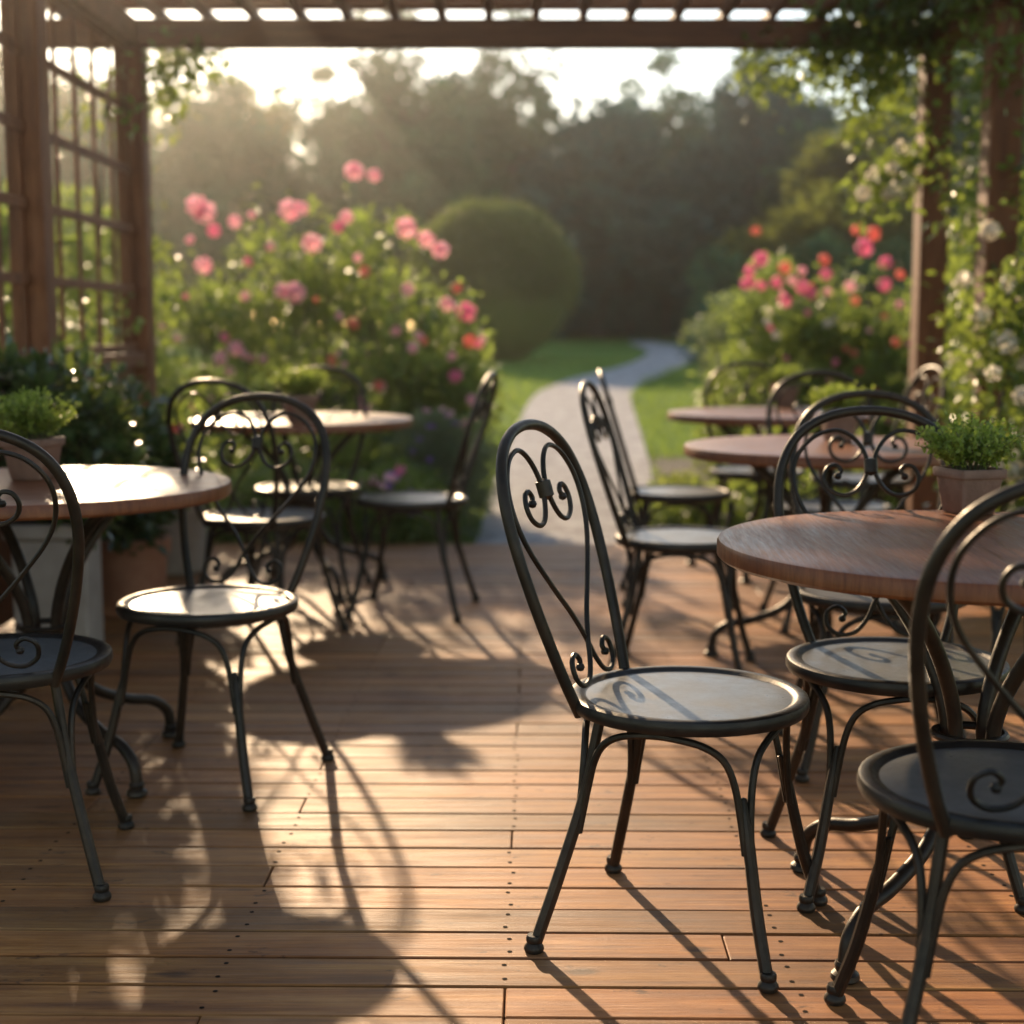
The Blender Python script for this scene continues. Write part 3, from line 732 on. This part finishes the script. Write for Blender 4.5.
# yellow-green tall stems behind the lawn on the right
shrub('tall_shrub', 3.6, 10.0, 1.6, 2.4, 'leaf_vine', 11000, .07, 'tall bright green shrub outside the right pergola posts', 'shrub', 63, cl=150, clump=.18)
shrub('tall_shrub', 3.3, 7.2, 1.3, 2.2, 'leaf_rose', 10000, .07, 'tall leafy shrub to the right of the pergola, behind the climber', 'shrub', 64, cl=140, clump=.17)
shrub('tall_shrub', -3.3, 8.6, 1.5, 2.3, 'leaf_vine', 9000, .07, 'tall light green shrub seen through the trellis lattice', 'shrub', 65, cl=130, clump=.18)
shrub('tall_shrub', -3.6, 11.5, 2.0, 2.2, 'leaf_rose', 9000, .08, 'leafy shrub seen through the trellis, left of the rose hedge', 'shrub', 66, cl=130, clump=.2)

# clipped dome
def dome():
    x = xd(492, 28.5, 1.8); y = 28.5; z = terrain(x, y); o = empty('clipped_topiary', (x, y, z), 0, 'large clipped boxwood dome at the edge of the lawn behind the roses', 'topiary')
    rng = np.random.default_rng(9); n = 42000; d = rng.normal(size=(n, 3)); d[:, 2] = np.abs(d[:, 2]) - .35 * rng.random(n); d /= np.linalg.norm(d, axis=1, keepdims=True)
    def shape(d, k): 
        P = d * np.array([1.6, 1.6, 1.55]) * k; P[:, 2] += 1.38; P[:, :2] *= (1 - .10 * np.clip(-(P[:, 2:3] - 1.2), 0, 1.3)); P[:, 2] = np.maximum(P[:, 2], .03); return P
    bumpy = 1 + .02 * np.sin(d[:, :1] * 9 + 1) * np.sin(d[:, 1:2] * 8) + .01 * rng.normal(size=(n, 1))
    P = shape(d, bumpy * rng.uniform(.95, 1.0, (n, 1))); P += d * (rng.random((n, 1)) ** 14) * .16; V, Fq = leaves(P, d + rng.normal(0, .7, (n, 3)), .07, rng)
    fast('foliage', V, Fq, M['leaf_box'], o)
    th = np.linspace(-1.15, PI / 2, 22); mb = MB(); mb.lathe([(max(.02, 1.52 * math.cos(t) * (1 - .1 * max(0, min(1.3, 1.2 - (1.38 + 1.45 * math.sin(t)))))), max(.0, 1.38 + 1.46 * math.sin(t))) for t in th], 40)
    mb.build('inner_growth', M['leaf_box'], o)
dome()

# ------------------------------------------------------------------ trees
def tree_mesh(kind, h, w_, seed, mat, leaf=.26, n=9000):
    rnd = random.Random(seed); r = empty({'round': 'broadleaf_tree', 'cone': 'conifer_tree'}[kind], (0, 0, 0))
    tk = MB(); top = h * .82
    tk.tube([(0, 0, -.1), (rnd.uniform(-.1, .1), rnd.uniform(-.1, .1), h * .3), (rnd.uniform(-.2, .2), rnd.uniform(-.2, .2), h * .6), (0, 0, top)], [.028 * h, .02 * h, .012 * h, .004 * h], 8, 4)
    for k in range(12):
        a = rnd.uniform(0, 6.28); z0 = rnd.uniform(.2, .7) * h; q = w_ * .4 * (1 - .4 * z0 / h)
        tk.tube([(0, 0, z0), (q * .5 * math.cos(a), q * .5 * math.sin(a), z0 + .08 * h), (q * math.cos(a), q * math.sin(a), z0 + .16 * h)], [.006 * h, .004 * h, .0015 * h], 6, 3)
    tk.build('trunk', M['bark'], r)
    blobs = []
    if kind == 'cone':
        for k in range(16):
            t = k / 15; q = w_ * .5 * (1 - t) ** .75 + .12; z = h * (.06 + .9 * t)
            for j in range(3 if t < .8 else 1):
                a = rnd.uniform(0, 6.28); e = q * .45 if t < .8 else 0; blobs.append((e * math.cos(a), e * math.sin(a), z, q * .6, q * .6, h * .06))
        f, C, d = foliage(blobs, n, leaf, M[mat], r, seed, .42, 260, .3, name='crown', zmin=.05)
    else:
        blobs.append((0, 0, h * .45, w_ * .36, w_ * .36, h * .38))
        for k in range(14):
            a = rnd.uniform(0, 6.28); z = rnd.uniform(.14, .86) * h; q = w_ * .34 * math.sin(min(1, z / h * 1.1 + .15) * PI) + .3
            b_ = rnd.uniform(.16, .26) * w_; blobs.append((q * math.cos(a), q * math.sin(a), z, b_, b_, b_ * .8))
        f, C, d = foliage(blobs, n, leaf, M[mat], r, seed, .5, 240, .35, name='crown', zmin=.05)
    return r
TP = [tree_mesh('round', 9, 6.2, 71, 'leaf_tree', .34, 15000), tree_mesh('cone', 9, 4.6, 72, 'leaf_fir', .32, 14000), tree_mesh('round', 8, 5.4, 73, 'leaf_gold', .32, 13000), tree_mesh('round', 8.5, 5.6, 74, 'leaf_fir', .34, 15000)]
usedp = [0] * 4
KIND = ['broad dark green tree', 'dark pointed conifer', 'olive golden tree', 'blue green bushy tree']
def tree(kind, px, topy, d, where, sw=1., rz=0):
    hh = zt(topy, d); x = xd(px, d, 4); z = terrain(x, d); H0 = [9, 9, 8, 8.5][kind]; s_ = 1.12 * (hh - z) / (H0 * [.93, 1.0, .93, .93][kind])
    o = TP[kind] if not usedp[kind] else copy_tree(TP[kind]); usedp[kind] = 1
    o.location = (x, d, z - .02); o.rotation_euler = (0, 0, R(rz)); o.scale = (s_ * sw, s_ * sw, s_)
    tag(o, KIND[kind] + ' ' + where, 'tree', 'trees closing off the garden')
T_ = [(0, 30, 60, 46, 'at the far left of the tree line, seen through the trellis', 1.1), (3, 105, 90, 50, 'behind the trellis, left of the left far post', 1.),
      (0, 195, 88, 47, 'above the left end of the rose hedge', 1.05), (2, 262, 118, 52, 'in the gap of bright sky above the rose hedge', 1.),
      (0, 330, 108, 50, 'above the tallest rose bush, before the bright sky', .9), (0, 395, 58, 47, 'tall one behind the clipped dome, left of its top', .95), (3, 455, 88, 51, 'behind the clipped dome, straight over it', 1.),
      (0, 515, 62, 49, 'just right of the clipped dome, its top near the beam', .85), (1, 565, 122, 53, 'in the centre of the tree line', 1.1), (3, 600, 112, 47, 'where the path ends', 1.1),
      (1, 640, 104, 52, 'right of the end of the path, sharp top', .95), (0, 668, 98, 55, 'behind the sharp topped conifer in the centre', .95), (1, 705, 112, 48, 'left of the taller dark tree on the right', 1.),
      (3, 762, 62, 50, 'tall one left of the vine leaves on the right', .8), (0, 800, 95, 54, 'behind the vine leaves on the right', .9), (2, 850, 148, 40, 'above the right rose bush, lower and nearer than the rest', 1.2),
      (0, 895, 80, 47, 'behind the right far post', 1.), (3, 960, 60, 50, 'between the two right posts', 1.), (0, 1030, 50, 46, 'at the right edge of the tree line', 1.1),
      (0, -60, 70, 44, 'left of the picture in the tree line', 1.1), (3, -180, 60, 46, 'farther left in the tree line', 1.1), (0, 1130, 60, 48, 'right of the picture in the tree line', 1.1), (3, 1250, 60, 46, 'farther right in the tree line', 1.1)]
for k, a in enumerate(T_): tree(*a[:5], sw=a[5] * 1.08, rz=47 * k)
# dark hedge closing the foot of the trees
def hedge(px0, px1, d, h, label, seed, mat):
    x0, x1 = xd(px0, d), xd(px1, d); xm = (x0 + x1) / 2; z = terrain(xm, d); L = (x1 - x0); o = empty('hedge', (xm, d, z), 0, label, 'hedge')
    blobs = []; rnd = random.Random(seed); k = int(L / 1.1)
    for i in range(k): blobs.append((-L / 2 + L * (i + .5) / k, rnd.uniform(-.3, .3), h * rnd.uniform(.38, .5), .85, .8, h * rnd.uniform(.42, .58)))
    foliage(blobs, int(1900 * L), .14, M[mat], o, seed, .3, int(26 * L), .4, zmin=.02)
    st = MB()
    for i in range(k): st.tube([(blobs[i][0], 0, -.05), (blobs[i][0], 0, h * .7)], [.05, .02], 6, 1, spline=False)
    st.build('trunk', M['bark'], o)
hedge(-150, 440, 43, 3.4, 'long dark hedge below the left trees, behind the rose hedge', 81, 'leaf_tree')
hedge(430, 720, 46.5, 3.0, 'dark hedge at the end of the path', 82, 'leaf_fir')
hedge(700, 1180, 36, 2.7, 'dark hedge on the right behind the red rose bushes', 83, 'leaf_tree')

# ------------------------------------------------------------------ climbers
def climber(name, root, strands, n, leaf, mat, label, cat, seed, spread=.16, flowers=None, wid=1.):
    """strands: polylines in world space the plant grows along (weight, points)"""
    rng = np.random.default_rng(seed); rnd = random.Random(seed); o = empty(name, root, 0, label, cat); O = np.array(root)
    P = []; D = []; st = MB(); fl = []
    tot = sum(s[0] for s in strands)
    for wgt, pts, sp in strands:
        pts = np.array(pts, float); L = [0]; 
        for i in range(len(pts) - 1): L.append(L[-1] + np.linalg.norm(pts[i + 1] - pts[i]))
        st.tube([tuple(p - O) for p in pts], [.009] * (len(pts) - 1) + [.003], 6, 4)
        m_ = int(n * wgt / tot); cl = max(6, m_ // 45)
        t = rng.uniform(0, L[-1], cl); C = np.stack([np.interp(t, L, pts[:, i]) for i in range(3)], 1)
        C = C + rng.normal(0, sp, (cl, 3)); k = rng.integers(0, cl, m_)
        off = rng.normal(0, .055 + sp * .15, (m_, 3)); P.append(C[k] + off - O); D.append(off * 6 + rng.normal(0, .7, (m_, 3)) + np.array([0, 0, -.35]))
        fl += list(C)
    V, Fq = leaves(np.concatenate(P), np.concatenate(D), leaf, rng, False, wid); f = fast('foliage', V, Fq, M[mat], o); st.build('vine_stem', M['bark'], o)
    if flowers:
        kinds, cnt, sz, zr = flowers; fl = [c for c in fl if zr[0] < c[2] < zr[1]]
        for k in range(min(cnt, 100)):
            c = rnd.choice(fl); p = Vector(c - O) + Vector((rnd.uniform(-.1, .1), rnd.uniform(-.24, -.08), rnd.uniform(-.08, .1)))
            put_bloom(BL[rnd.choice(kinds)] if rnd.random() < .5 else SM['white'], o, p, sz * rnd.uniform(.6, 1.2), (rnd.uniform(-1, .4), -1, rnd.uniform(-.1, .9)), rnd, 'blossom')
    return o
zz = zb0
climber('climbing_rose', (2.2, 6.3, -.1), [
    (3.0, [(2.2, 6.3, 0), (2.15, 6.25, .5), (2.12, 6.2, 1.1), (2.2, 6.3, 1.8), (2.1, 6.3, 2.4), (2.0, 6.6, 2.7)], .13),
    (2.4, [(2.35, 6.6, 0), (2.3, 6.7, .7), (2.2, 6.9, 1.3), (2.3, 6.9, 2.0), (2.1, 7.1, 2.6)], .14),
    (2.0, [(2.2, 6.3, 0), (2.0, 6.05, .35), (1.95, 6.0, .8), (2.05, 5.95, 1.3)], .10),
    (1.6, [(2.3, 5.7, 0), (2.25, 5.6, .8), (2.2, 5.6, 1.5), (2.2, 5.7, 2.2)], .13),
    (1.3, [(2.1, 6.2, 2.5), (1.9, 6.9, 2.68), (1.7, 7.2, 2.66)], .08)],
    9500, .054, 'leaf_vine', 'climbing rose with small cream flowers over the nearer right post', 'climbing plant', 91, flowers=(('white',), 100, .046, (.3, 1.8)))
climber('climbing_vine', (2.1, 7.6, -.1), [
    (1.6, [(2.3, 7.6, 0), (2.33, 7.6, .8), (2.3, 7.6, 1.6), (2.25, 7.6, 2.2), (2.0, 7.55, 2.6)], .08),
    (2.0, [(2.0, 7.5, 2.5), (1.75, 7.45, 2.5), (1.5, 7.4, 2.42), (1.3, 7.4, 2.38), (1.18, 7.4, 2.32)], .085),
    (1.8, [(2.0, 7.5, 2.5), (1.85, 7.4, 2.3), (1.65, 7.35, 2.18), (1.55, 7.35, 2.12)], .11),
    (.8, [(2.05, 7.45, 2.0), (1.85, 7.35, 1.85), (1.7, 7.35, 1.8)], .035),
    (1.6, [(1.5, 7.35, 2.75), (1.8, 7.3, 2.7), (2.1, 7.3, 2.6)], .07)],
    3600, .06, 'leaf_vine', 'leafy vine over the right far post, hanging under the end of the beam', 'climbing plant', 92, flowers=(('white',), 24, .036, (.4, 2.0)))
climber('climbing_vine', (-1.98, 7.2, -.1), [
    (1.3, [(-1.93, 7.7, 0), (-1.93, 7.65, .9), (-1.85, 7.6, 1.6), (-1.80, 7.58, 2.3)], .075),
    (.8, [(-1.98, 7.2, 0), (-1.95, 7.1, 1.0), (-1.93, 7.2, 1.8), (-1.9, 7.3, 2.4)], .10),
    (.5, [(-1.98, 6.3, 0), (-1.95, 6.3, .6), (-1.93, 6.2, 1.1)], .12),
    (.8, [(-1.8, 7.55, 2.3), (-1.6, 7.5, 2.42), (-1.4, 7.5, 2.45)], .07)],
    1700, .055, 'leaf_vine', 'climbing vine threading through the left trellis and round its far post', 'climbing plant', 93)

# ------------------------------------------------------------------ floor planters on the left
def planter(x, y, rb, rt, h, mat, name, label, rnd_seed, square=False, rz=0):
    o = empty(name, (x, y, .003), R(rz), label, 'planter'); mb = MB()
    if square:
        mb.box((-rb, -rb, 0), (rb, rb, h - .05), None, 0, None, .008); mb.box((-rt, -rt, h - .048), (rt, rt, h), None, 0, None, .006)
        mb.build('planter_box', M[mat], o)
        sb = MB(); sb.box((-rt + .02, -rt + .02, h + .0005), (rt - .02, rt - .02, h + .006)); sb.build('soil', M['soil'], o)
    else:
        mb.lathe([(rb, 0), (rb + .006, .01), (rt - .012, h - .07), (rt, h - .065), (rt + .006, h - .01), (rt, h), (rt - .022, h), (rt - .026, h - .03)], 40); mb.build('pot', M[mat], o)
        sb = MB(); sb.lathe([(rt - .024, h - .03), (.01, h - .022)], 24); sb.build('soil', M['soil'], o)
    return o
o = planter(-1.56, 6.85, .125, .17, .33, 'stone', 'flower_pot', 'large pale round pot of leafy flowers before the left far post', 1)
foliage([(0, 0, .5, .2, .2, .24), (-.05, 0, .62, .14, .14, .18)], 2600, .05, M['leaf_rose'], o, 101, .07, 40, .4)
rnd = random.Random(5)
for k in range(9): put_bloom(SM['magenta'] if k % 2 else BL['red'], o, (rnd.uniform(-.16, .16), rnd.uniform(-.2, -.05), rnd.uniform(.45, .72)), .022, (0, -1, .5), rnd, 'blossom')
o = planter(-1.57, 5.12, .125, .145, .46, 'stone', 'planter_box', 'pale square planter box with glossy shrub behind the left front table', 2, True, 4)
f, C, d = foliage([(0, 0, .72, .26, .26, .26), (-.05, .05, .85, .2, .2, .16), (.12, -.05, .66, .16, .18, .2)], 3600, .062, M['leaf_dark'], o, 102, .08, 80, .4, simple=False)
st = MB()
for k in range(8):
    a = k * .8; st.tube([(0, 0, .44), (.08 * math.cos(a), .08 * math.sin(a), .62), (.2 * math.cos(a), .2 * math.sin(a), .84)], [.008, .006, .003], 6, 3)
st.build('stem', M['bark'], o)
o = planter(-1.5, 5.85, .12, .15, .30, 'clay2', 'flower_pot', 'reddish round pot with dark foliage between square planter and pale pot', 3)
foliage([(0, 0, .52, .2, .2, .26), (-.05, .05, .68, .16, .16, .2)], 2800, .055, M['leaf_dark'], o, 103, .08, 46, .4, simple=False)

# ------------------------------------------------------------------ haze
mb = MB(); mb.box((-150, -70, -1.3), (150, 150, 13)); hz = mb.build('haze', M['under'])
tag(hz, 'warm evening haze hanging in the garden air', 'haze', kind='stuff')
m = bpy.data.materials.new('haze'); m.use_nodes = True; t = m.node_tree; t.nodes.clear()
out = t.nodes.new('ShaderNodeOutputMaterial'); pv = t.nodes.new('ShaderNodeVolumePrincipled')
pv.inputs['Density'].default_value = .0013; pv.inputs['Anisotropy'].default_value = .92; pv.inputs['Color'].default_value = (.97, .95, .92, 1)
t.links.new(pv.outputs[0], out.inputs['Volume']); hz.data.materials.clear(); hz.data.materials.append(m)
try: sc.cycles.volume_bounces = 0
except Exception: pass
